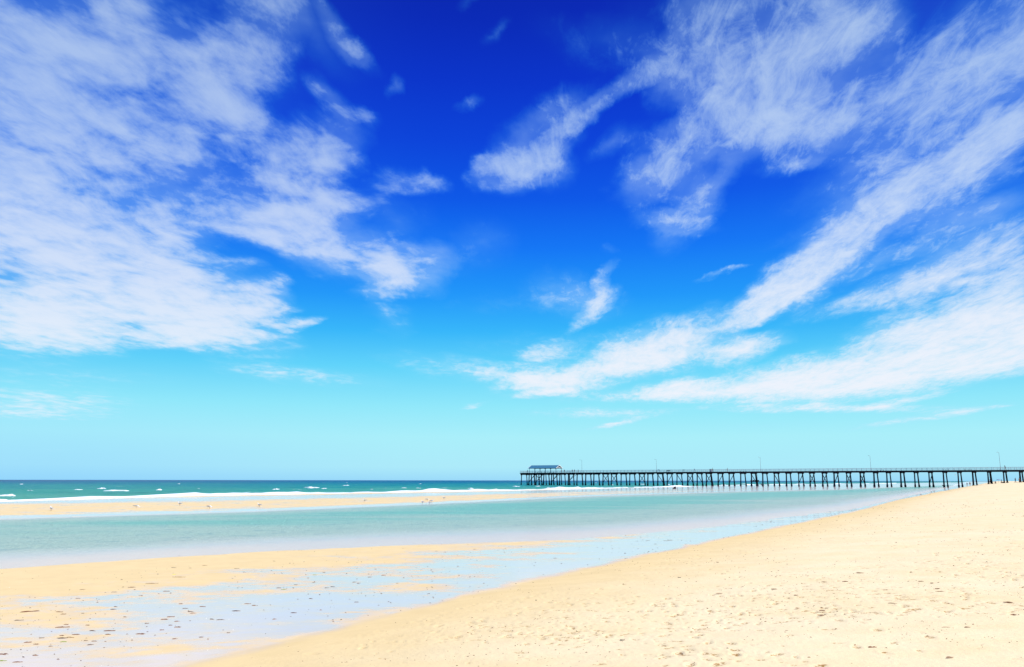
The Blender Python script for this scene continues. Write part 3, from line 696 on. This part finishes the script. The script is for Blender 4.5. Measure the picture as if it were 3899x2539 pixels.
def person(loc, rz, label, shirt, shorts, h=1.72, stride=.25, arm=.15, lean=0.0, sit=False, reach=0.0, hat=None, group=None, trousers=False):
    r = empty('person', loc, rz); k = h/1.72
    hp = .92 if not sit else .14
    def q(x, y, z):
        y2 = y + lean*max(0, z-hp); return (x*k, y2*k, z*k)
    if not sit:
        legs = [q(-.09,0,.90), q(-.10, stride*.45+.03, .50), q(-.10, stride*.5-.04, .09), q(-.10, stride*.5+.10, .03),
                q(.09,0,.90), q(.10,-stride*.35+.05,.50), q(.10,-stride*.75,.10), q(.10,-stride*.75+.14,.03)]
    else:
        legs = [q(-.09,0,hp), q(-.14,.38,.48), q(-.14,.62,.08), q(-.14,.76,.05), q(.09,0,hp), q(.14,.38,.44), q(.14,.66,.08), q(.14,.80,.05)]
    b = hp
    V = [q(0,0,b+.02), q(0,0,b+.25), q(0,0,b+.46), q(0,.01,b+.57), q(0,.015,b+.62), q(0,.02,b+.71), q(0,.015,b+.78)]
    E = [(i, i+1) for i in range(6)]; Rd = [.13*k,.12*k,.14*k,.055*k,.075*k,.098*k,.06*k]
    nb = len(V); V += legs; E += [(0,nb),(nb,nb+1),(nb+1,nb+2),(nb+2,nb+3),(0,nb+4),(nb+4,nb+5),(nb+5,nb+6),(nb+6,nb+7)]; Rd += [.085*k,.06*k,.042*k,.035*k]*2
    na = len(V)
    for s, sw_ in ((-1, arm), (1, -arm)):
        V += [q(s*.19,0,b+.47), q(s*.25,sw_*.5+reach*.15,b+.22), q(s*.25,sw_+.06+reach*.42,b-.02+reach*.35), q(s*.25,sw_+.09+reach*.52,b-.10+reach*.42)]; Rd += [.055*k,.042*k,.03*k,.038*k]
    E += [(2,na),(na,na+1),(na+1,na+2),(na+2,na+3),(2,na+4),(na+4,na+5),(na+5,na+6),(na+6,na+7)]
    skin_obj('body', V, E, Rd, skinm, r)
    # shirt: torso and sleeves
    SV = [q(0,0,b), V[1], V[2], q(0,.005,b+.50), V[na], tuple((Vector(V[na])*.45+Vector(V[na+1])*.55)), V[na+4], tuple((Vector(V[na+4])*.45+Vector(V[na+5])*.55))]
    if shirt: skin_obj('shirt', SV, [(0,1),(1,2),(2,3),(2,4),(4,5),(2,6),(6,7)], [.15*k,.14*k,.16*k,.10*k,.075*k,.06*k,.075*k,.06*k], clothm(shirt), r)
    if trousers: L_ = [V[nb], V[nb+1], V[nb+2], V[nb+4], V[nb+5], V[nb+6]]; rr_ = [.11*k,.085*k,.065*k]*2
    else:
        m1 = tuple(Vector(V[nb])*.25+Vector(V[nb+1])*.75); m2 = tuple(Vector(V[nb+4])*.25+Vector(V[nb+5])*.75); mm = tuple((Vector(V[nb])+Vector(m1))/2); m3 = tuple((Vector(V[nb+4])+Vector(m2))/2)
        L_ = [V[nb], mm, m1, V[nb+4], m3, m2]; rr_ = [.11*k,.10*k,.09*k]*2
    skin_obj('trousers' if trousers else 'shorts', [q(0,0,b+.04)]+L_, [(0,1),(1,2),(2,3),(0,4),(4,5),(5,6)], [.145*k]+rr_, clothm(shorts), r)
    hd = Vector(V[5]); m_ = MB()
    rings = []
    for j in range(6):
        ph_ = math.pi*.5*j/5; rr = .115*k*math.cos(ph_)+.002; rings.append([(hd.x+rr*math.cos(a)*.9, hd.y-.012*k+rr*math.sin(a), hd.z+.02*k+.115*k*math.sin(ph_)) for a in [2*math.pi*i/10 for i in range(10)]])
    m_.loft(rings)
    m_.build('hat' if hat else 'hair', clothm(hat) if hat else hairm, r, smooth=True)
    # face: nose
    m_ = MB(); m_.loft([[(hd.x-.012*k,hd.y+.085*k,hd.z-.03*k),(hd.x+.012*k,hd.y+.085*k,hd.z-.03*k),(hd.x,hd.y+.125*k,hd.z-.025*k)],[(hd.x-.006*k,hd.y+.085*k,hd.z+.02*k),(hd.x+.006*k,hd.y+.085*k,hd.z+.02*k),(hd.x,hd.y+.095*k,hd.z+.02*k)]]); m_.build('nose', skinm, r)
    tag(r, label, 'person', group); return r
def pj(px, s, rz, label, *a, **kw):
    t = on_pier(px); return person(PP(t, s, deck_z(t)), rz, label, *a, **kw)
navy = (.02,.03,.07); blk = (.02,.02,.025); red = (.6,.03,.04); wht = (.75,.75,.75); brn = (.12,.06,.04)
pj(2008, .3, 2.0, 'person standing alone at the seaward rail left of the shelter', navy, blk)
pj(2096, .3, -1.2, 'person in dark clothes standing under the right half of the shelter', blk, navy, hat=(.5,.6,.65), trousers=True)
pj(2137, .4, 1.2, 'person in a reddish brown top at the right corner of the shelter', (.25,.08,.08), blk)
pj(2145, 1.4, 2.6, 'person bending over the rail just right of the shelter', brn, blk, lean=.5)
pj(2178, .4, .6, 'left of the pair standing between the shelter and first lamp post', blk, navy, trousers=True)
pj(2184, 1.2, -.7, 'right of the pair standing between the shelter and first lamp post', brn, blk)
pj(2201, .4, 1.6, 'person in green top standing just left of the first lamp post', (.05,.15,.14), blk, hat=(.1,.3,.3))
pj(2715, .3, 1.3, 'tall man in black standing beside the pale cabinet on the jetty', blk, blk, h=1.85, trousers=True)
pj(2771, .1, 1.2, 'person leaning back at the rail in the middle of the jetty', (.2,.2,.22), navy, lean=-.25, reach=.8)
pj(3833, .5, 1.5, 'person in navy top walking along the jetty beside the last lamp post', navy, blk, h=1.8, lean=.15, stride=.6)

def on_ground(px, py_feet, dflt):
    """march the sight line until it meets the ground"""
    d = ray(px, fix(px, py_feet)); t = 3.0; e = math.hypot(d.x, d.y)
    while t < 520:
        x, y, z = d.x*t, d.y*t, EYE + d.z*t
        if z <= max(hz(x, y), -.0): return Vector((x, y, max(hz(x, y), -.3)))
        t *= 1.004
    return Vector((d.x/e*dflt, d.y/e*dflt, max(hz(d.x/e*dflt, d.y/e*dflt), -.35)))
def pb(px, D, rz, label, *a, **kw):
    d = ray(px, 1830); x, y = d.x/d.y*D, D; return person((x, y, max(-.3, hz(x, y)) - .01), rz, label, *a, **kw)
BG = None
pb(3681, 345, .3, 'person in dark top and pale shorts at the water edge, left of the red shorts', navy, (.5,.5,.55))
pb(3692, 342, -.5, 'person in bright red shorts standing at the water edge under the jetty', blk, red, lean=.12, arm=.3)
pb(3769, 325, 1.0, 'person with dark shorts walking on sand behind a three legged jetty bent', (.35,.2,.16), blk, stride=.5)
pb(3790, 330, 2.0, 'small figure sitting low on the sand behind the jetty', navy, blk, sit=True)
pb(3813, 326, 1.4, 'slim child running on the sand between the jetty piles', (.2,.24,.26), (.15,.2,.2), h=1.5, stride=.7, arm=.45)
pb(3866, 318, -1.2, 'person in dark clothes walking with legs apart on the sand by the last piles', blk, navy, stride=.75, trousers=True, h=1.8, lean=.15)
pb(3882, 300, .4, 'brown clad person standing beside the last visible jetty pile', brn, brn, trousers=True, h=1.75)
pb(3896, 312, .4, 'person in a bright red top cut by the right frame edge', red, blk, h=1.75)
d = ray(3587, 1830); person((d.x/d.y*420, 420, -1.05), .5, 'bather standing waist deep in the sea left of the red shorts', blk, blk)
d = ray(2898, 1830); person((d.x/d.y*455, 455, -.55), .5, 'wader in the surf seen between middle jetty bents', navy, blk)
# bag and umbrella-like shade on the sand
d = ray(3802, 1830); x, y = d.x/d.y*330, 330; r = empty('beach_umbrella', (x, y, hz(x, y)))
m_ = MB(); m_.tube((0,0,0), (0,0,1.55), .03, None, 6); m_.build('pole', lampm, r)
m_ = MB(); m_.loft([[(rr*math.cos(a), rr*math.sin(a), z) for a in [2*math.pi*i/12 for i in range(12)]] for rr, z in ((.85,1.25),(.6,1.45),(.25,1.56),(.02,1.6))]); m_.build('canopy', clothm((.25,.3,.4)), r)
tag(r, 'small grey beach umbrella on the sand behind the jetty', 'umbrella')
m_ = MB(); x2, y2 = x+.3, y-2; zz_ = hz(x2, y2)
m_.loft([[(sx*w_, sy*.28, z) for sx, sy in ((-1,-1),(1,-1),(1,1),(-1,1))] for w_, z in ((.42,0),(.5,.12),(.42,.34),(.15,.42))]); o = m_.build('beach_bag', clothm(blk)); o.location = (x2, y2, zz_); tag(o, 'dark bag lying on the sand under the grey umbrella', 'bag')

# ------------------------------------------------------------------ gulls
gw = simple('gull_white', (.82,.82,.82,1), .8, .06); gg = simple('gull_grey', (.38,.41,.45,1), .8, .1); gr_ = simple('gull_red', (.35,.06,.03,1), .6, .1); gb_ = simple('gull_black', (.02,.02,.02,1), .7, .1)
def gull_proto(down=False, flying=False):
    r = empty('seagull')
    def ring(y, z, rx, rz_, n_=10): return [(rx*math.cos(a), y, z + rz_*math.sin(a)) for a in [2*math.pi*i/n_ for i in range(n_)]]
    m_ = MB()
    if down: hd = [ring(.14,.17,.038,.04), ring(.20,.13,.034,.036), ring(.24,.10,.036,.036), ring(.275,.075,.02,.02)]
    else: hd = [ring(.13,.24,.035,.045), ring(.155,.30,.032,.036), ring(.19,.325,.034,.036), ring(.225,.32,.018,.02)]
    m_.loft([ring(-.26,.17,.012,.006), ring(-.20,.18,.035,.02), ring(-.12,.18,.062,.045), ring(-.02,.175,.078,.066), ring(.07,.185,.068,.064)] + hd)
    m_.build('body', gw, r, smooth=True)
    for s in (-1, 1):
        w_ = MB()
        if flying:
            w_.loft([[(s*x, y0+a*ch, z0+b*.012) for a, b in ((.5,0),(.2,1),(-.5,0),(.2,-1))] for x, y0, z0, ch in ((.05,.02,.19,.16),(.25,.05,.30,.14),(.45,.0,.30,.09),(.6,-.08,.27,.02))])
        else:
            w_.loft([[(s*(x+b*.012), y0, z0+a*ch) for a, b in ((.5,0),(0,1),(-.5,0),(0,-1))] for x, y0, z0, ch in ((.060,.09,.20,.05),(.082,.0,.195,.10),(.066,-.12,.195,.075),(.03,-.28,.20,.02))])
        wo = w_.build('wing', gg, r, smooth=True)
        if not flying:
            l_ = MB(); l_.tube((s*.03,.0,.12), (s*.03,-.005,.0), .008, .006, 6); l_.loft([[(s*.03-.005,0,.008),(s*.03+.005,0,.008),(s*.03+.005,0,0),(s*.03-.005,0,0)],[(s*.03-.025,.05,.004),(s*.03+.025,.05,.004),(s*.03+.025,.05,0),(s*.03-.025,.05,0)]]); l_.build('leg', gr_, r)
    b_ = MB(); p0 = Vector((0,.27,.08)) if down else Vector((0,.22,.32)); b_.tube(p0, p0 + Vector((0,.05,-.03 if down else -.008)), .009, .002, 6); b_.build('beak', gr_, r)
    t_ = MB(); t_.loft([[(-.03,-.24,.178),(.03,-.24,.178),(.03,-.24,.172),(-.03,-.24,.172)],[(-.04,-.33,.172),(.04,-.33,.172),(.04,-.33,.168),(-.04,-.33,.168)]]); t_.build('tail', gw, r)
    return r
GU = [(195,1938,.9,False,'leftmost seagull, standing on the orange part of the sandbar'),(519,1932,-1.2,True,'second seagull from the left, standing on the sandbar'),
 (684,1924,1.4,False,'seagull on the pale wet strip of the sandbar, highest in the left group'),(797,1937,-1.9,True,'seagull at the lagoon edge, fourth from the left'),
 (987,1933,1.2,False,'lone small seagull at the lagoon edge right of the fourth gull'),(1388,1917,1.6,False,'lone seagull on the sandbar left of the cluster of four'),
 (1609,1925,.7,False,'leftmost seagull of the cluster at the lagoon edge'),(1627,1914,-1.0,True,'rearmost seagull of the cluster on the sandbar'),(1635,1926,1.9,True,'nearest seagull of the cluster, wading with head down'),
 (1645,1920,-1.5,False,'rightmost seagull of the cluster, standing on the sandbar'),(1690,1909,1.2,False,'small seagull alone to the right of the cluster')]
pa, pb_ = gull_proto(False), gull_proto(True); used = {0: False, 1: False}
for (px, py, rz, dn, lab) in GU:
    i = 1 if dn else 0; src = (pa, pb_)[i]
    g = src if not used[i] else copy_tree(src); used[i] = True
    q = on_ground(px, py, 70); g.location = (q.x, q.y, q.z-.004); g.rotation_euler = (0,0,rz); g.scale = (1.05,)*3
    tag(g, lab, 'seagull', 'seagulls on the sandbar')
g = gull_proto(False, True); d = ray(3638, fix(3638,1806)); g.location = Vector((0,0,EYE)) + d*260; g.rotation_euler = (0,0,1.0); tag(g, 'lone bird flying low under the jetty near the beach', 'seagull')

# dark rock on the bar
mr = simple('dark_rock', (.035,.028,.026,1), .9, .5, 4, .2, .5)
q = on_ground(2568, 1868, 300); m_ = MB(); rings = []
for j, (rr, z) in enumerate(((.50,-.1),(.52,.12),(.44,.34),(.28,.56),(.10,.78),(.03,.82))):
    rings.append([(rr*math.cos(a)*1.0*random.uniform(.8,1.15) + .06*j, rr*math.sin(a)*random.uniform(.8,1.1), z) for a in [2*math.pi*i/12 for i in range(12)]])
m_.loft(rings); o = m_.build('rock', mr, smooth=True); o.location = q; o.scale = (.8,.8,.8) if q.y < 200 else (1,1,.95); tag(o, 'small dark pointed rock on the sandbar in front of the jetty', 'rock')

# ------------------------------------------------------------------ seaweed and litter on the flat
weed_b = simple('seaweed_brown', (.20,.075,.025,1), .7, .5, 20); weed_d = simple('seaweed_dark', (.09,.05,.035,1), .7, .4, 20); weed_g = simple('seaweed_green', (.22,.30,.02,1), .6, .3, 20)
yel = simple('yellow_scrap', (.80,.68,.01,1), .6, .1)
def weed_mesh(L, seed, thick=1.0):
    rnd = random.Random(seed); m_ = MB(); k = rnd.randint(2, 4)
    for s in range(k):
        n_ = 7; x0, y0 = rnd.uniform(-.3,.3)*L, rnd.uniform(-.10,.10)*L; an = rnd.uniform(-.5,.5); ln = L*rnd.uniform(.45,.9); rings = []
        for i in range(n_):
            t = i/(n_-1); x = x0 + (t-.5)*ln; y = y0 + math.sin(t*3+s)*.06*L + (t-.5)*ln*math.sin(an); w_ = L*.085*thick*(math.sin(math.pi*(t*.9+.05))**.7)*rnd.uniform(.7,1.3); h_ = .35*w_ + .004
            zc = .012*math.sin(t*5+s)+.012
            rings.append([(x, y-w_, zc-h_*.4), (x, y, zc+h_), (x, y+w_, zc-h_*.4), (x, y, zc-h_)])
        m_.loft(rings)
    return m_
K2 = 1300/2380.0
def at_px(zx, zy): return zx*K2, 2050+zy*K2
WP = [  # (zoom x, zoom y, length in zoom px, material, tilt, label or None)
(1062,315,62,'b',.2,'brown seaweed strip lying alone on the orange sand, upper middle'),(1217,206,40,'d',0,'thin dark seaweed scrap closest to the lagoon edge'),(540,420,26,'b',0,'brown seaweed lump on orange sand at the far left'),
(235,508,110,'b',.4,'long branched brown seaweed on the left side of the flat'),(915,344,50,'b',0,None),(590,358,40,'b',.1,None),(1155,370,38,'b',0,None),(795,375,40,'d',0,None),
(805,476,30,'d',0,None),(790,496,44,'d',0,None),(870,551,30,'d',.1,None),(1360,523,44,'b',0,'thick dark brown seaweed lump in the middle of the wet flat'),(1335,512,40,'d',.1,None),(1290,492,40,'d',0,None),(1260,456,24,'b',0,None),
(1185,547,44,'b',.1,None),(1145,565,44,'b',.2,None),(1247,578,40,'b',0,None),(1475,566,44,'d',0,'left of two dark seaweed scraps side by side on the film of water'),(1535,571,56,'d',0,'right of two dark seaweed scraps side by side on the film of water'),
(1650,508,56,'d',0,None),(1770,470,34,'b',0,None),(1728,457,36,'b',.2,None),(1408,477,38,'b',0,None),(1015,595,30,'d',0,None),(1190,606,24,'d',0,None),(1238,618,40,'b',0,None),(1125,640,24,'b',.2,None),
(425,620,76,'b',.2,'slender brown seaweed strand on the lower left flat'),(468,601,30,'b',0,None),(610,608,24,'b',0,None),(642,648,50,'d',.15,'dark seaweed tuft left of a longer flat strip'),(755,646,64,'b',.1,'long dark brown seaweed strip on the lower left flat'),(752,670,36,'b',.15,None),
(440,698,64,'d',.1,'thickest dark seaweed clump on the lower left flat'),(492,692,40,'b',0,None),(533,671,40,'b',0,None),(430,680,26,'b',0,None),(280,695,34,'d',0,None),(205,725,44,'b',.15,None),(255,738,30,'b',0,None),(352,756,28,'d',0,None),
(595,713,36,'d',0,None),(656,721,36,'d',.1,None),(625,744,58,'d',0,None),(980,667,56,'b',.1,'brown seaweed strand low in the middle of the flat'),(1232,702,40,'b',.1,None),(1404,692,28,'d',.2,None),(1455,702,14,'b',0,None),(1585,660,26,'d',.1,None),
(20,810,60,'b',.1,'brown seaweed strip at the lower left frame edge'),(125,862,44,'b',.2,None),(245,815,36,'b',.1,None),(165,831,18,'d',0,None),(410,513,40,'b',0,None),(450,528,34,'b',0,None),(575,523,30,'d',0,None),(115,573,60,'d',0,None),
(1950,345,34,'b',0,'dark brown seaweed beside a bright green leaf'),(2185,308,36,'d',0,None),(2270,346,36,'d',0,None),(2325,338,34,'d',0,None),(2165,421,36,'d',0,None),(2155,277,18,'b',0,None),(2258,237,18,'b',0,None),(2062,325,34,'d',0,None),
(1925,562,36,'b',.1,None),(2050,520,40,'d',.1,None),(2243,500,20,'b',0,None),(1255,272,60,'b',.1,None),(1700,237,20,'d',0,None),(1640,211,40,'d',0,None),(1325,208,24,'d',0,None),(1910,160,24,'d',0,None),(1440,190,40,'b',0,None)]
protos = {}
def place_weed(px, py, lenpx, mt, tilt, label, name='seaweed', group=None):
    q = on_ground(px, py, 30); D = q.length; L = lenpx/F*D
    key = (mt, random.randint(0, 6))
    if key not in protos:
        o = weed_mesh(1.0, hash(key) if False else key[1]*7+ord(mt), 1.0).build('seaweed', {'b': weed_b, 'd': weed_d, 'g': weed_g, 'y': yel}[mt], smooth=False); protos[key] = o
    else: o = protos[key].copy(); COL.objects.link(o)
    o.name = name; o.location = (q.x, q.y, q.z); o.scale = (L*1.0, L*1.0, max(.15, L*.35)); o.rotation_euler = (0, 0, tilt + random.uniform(-.15,.15))
    for key_ in ('label','category','group','kind'):
        if key_ in o: del o[key_]
    tag(o, label or 'small brown scrap of seaweed stranded on the wet sand flat', 'seaweed', group or 'seaweed scraps on the wet sand flat'); return o
for (zx, zy, ln, mt, ti, lab) in WP:
    x, y = at_px(zx, zy); place_weed(x, y, ln*K2, mt, ti, lab)
GL = 'bright green leaf of weed'
for (zx, zy, ln, lab) in ((1980,358,34,'bright green weed leaf beside dark brown seaweed on the wet flat'),(2200,256,34,'bright green weed leaf furthest from the camera on the wet flat'),(455,722,50,'bright green weed leaf next to the thickest dark clump'),(12,856,40,'bright green weed leaf in the lower left corner')):
    x, y = at_px(zx, zy); place_weed(x, y, ln*K2, 'g', .1, lab)
x, y = at_px(1217, 252); o = place_weed(x, y, 22*K2, 'y', 0, 'tiny bright yellow scrap on the orange sand'); o['category'] = 'scrap'; o.name = 'yellow_scrap'; del o['group']
K3 = 1300/2380.0
for (zx, zy, ln, mt) in [(660,368,30,'d'),(930,355,24,'d'),(300,533,34,'b'),(198,545,26,'d'),(90,580,36,'d'),(120,587,34,'d'),(245,489,20,'b'),(108,557,14,'d'),(595,623,16,'d'),(105,722,34,'d'),(388,588,20,'d'),(2265,297,40,'d'),(2300,292,34,'d'),(2190,318,20,'d'),(2135,295,24,'d'),(1980,417,24,'d'),(1490,415,30,'d'),(1625,258,44,'d'),(1690,256,30,'d')]:
    place_weed(1300+zx*K3, 1900+zy*K3, ln*K3, mt, .05, 'small dark seaweed scrap on the mirror wet sand in the middle distance', group='seaweed scraps in the middle distance')
K4 = 1299/2380.0
for (zx, zy, ln, lab) in [(1880,1198,64,'thin dark stick on the dry sand at the bottom edge'),(2000,988,50,'brown seaweed scrap on the dry sand at lower right'),(2265,813,50,'thin brown stick on dry sand near the right frame edge'),(1995,945,40,'reddish brown leaf on the dry sand at lower right'),
    (2305,902,30,None),(960,903,36,None),(800,740+24,44,None),(965,870,36,None),(270,752,60,None),(1800,741,50,None),(1418,728,44,None),(730,1015,26,None),(810,855,46,None),(1850,990,60,None),(1060,753,30,None),(985,670,26,None),(1130,668,36,None),(1660,668,30,None),(1738,680,20,None),(1770,718,30,None),(640,722,34,None),(240,533,22,None),(590,1153,20,None),(545,932,10,None),(170,856,12,None),(115,1250,60,None),(1330,1125,60,None),(1465,820,44,None),(1232,606,44,None)]:
    place_weed(2600+zx*K4, 1850+zy*K4, ln*K4, 'b', .05, lab or 'small brown bit of dried seaweed on the pale dry sand', group='dried seaweed bits on the dry sand')
for (px, py, ln) in [(1300+2350*.546, 1900+547*.546, 30*.546),(1300+1357*.546,1900+708*.546,20*.546),(1300+1335*.546,1900+583*.546,12*.546),(1300+1950*.546,1900+985*.546,44*.546),(1300+1640*.546,1900+922*.546,14*.546)]:
    place_weed(px, py, ln, 'd', .05, 'small brown bit of dried seaweed on the pale dry sand', group='dried seaweed bits on the dry sand')
# tide-line weed by the jetty
for (zx, zy, ln) in [(170,880,120),(260,885,70),(60,828,120),(500,862,60),(680,850,80),(640,765,90),(460,775,100),(730,757,50),(380,800,60),(1030,785,50),(80,875,80),(560,800,50)]:
    o = place_weed(3400+zx/4.77, 1700+zy/4.77, ln/4.77, 'd', .25, 'dark streak of weed washed up where the lagoon meets the beach', group='weed streaks near the jetty'); o.scale.z = .5

# fine litter: shell grit, crumbs of weed (nobody could count it)
def litter(name, cnt, mat, lo, hi, region, label, cat, flatz=.35, seed=1):
    rnd = random.Random(seed); m_ = MB(); c = 0
    while c < cnt:
        y = 6.5*(11**rnd.random()); x = y*rnd.uniform(-.72, .74); s = float(cv(S_, x)); a = float(cv(L1, x))
        if region == 'flat' and not (s < y < a-.3): continue
        if region == 'dry' and (s - y)/2.05 < .3: continue
        cl = float(fbm(np.array([x*.5]), np.array([y*.4]), 133+seed, 3)[0])
        if rnd.random() > max(.08, (cl-.42)*6): continue
        c += 1; i = min(len(rs)-1, np.searchsorted(rs, math.hypot(x, y))); j = min(len(raz)-1, np.searchsorted(raz, math.atan2(x, y))); z = GZ[i, j]
        L = rnd.uniform(lo, hi)*(.6+.4*(y/14)); W_ = L*rnd.uniform(.25,.6); an = rnd.uniform(0, 3.14); ca_, sa_ = math.cos(an), math.sin(an); hh_ = L*flatz*rnd.uniform(.4,1)
        pts = [(-L,0),(-.3*L,-W_),(L,-.2*W_),(.4*L,W_)]
        P_ = [(x+u*ca_-v*sa_, y+u*sa_+v*ca_, z-.004) for u, v in pts]; m_.add(P_ + [(x, y, z+hh_)], [(0,1,4),(1,2,4),(2,3,4),(3,0,4)])
    o = m_.build(name, mat); return tag(o, label, cat, kind='stuff')
litter('weed_crumbs', 800, weed_d, .012, .035, 'flat', 'tiny dark crumbs of seaweed scattered over the wet flat', 'seaweed crumbs', seed=1)
litter('shell_grit', 500, simple('shell', (.85,.83,.78,1), .5, .1), .008, .018, 'flat', 'tiny white shell fragments on the wet flat', 'shell grit', seed=2)
litter('dry_crumbs', 3000, weed_b, .008, .03, 'dry', 'tiny brown crumbs of weed and wood scattered on the dry sand', 'beach litter', seed=3)
print('objects', len(bpy.data.objects))
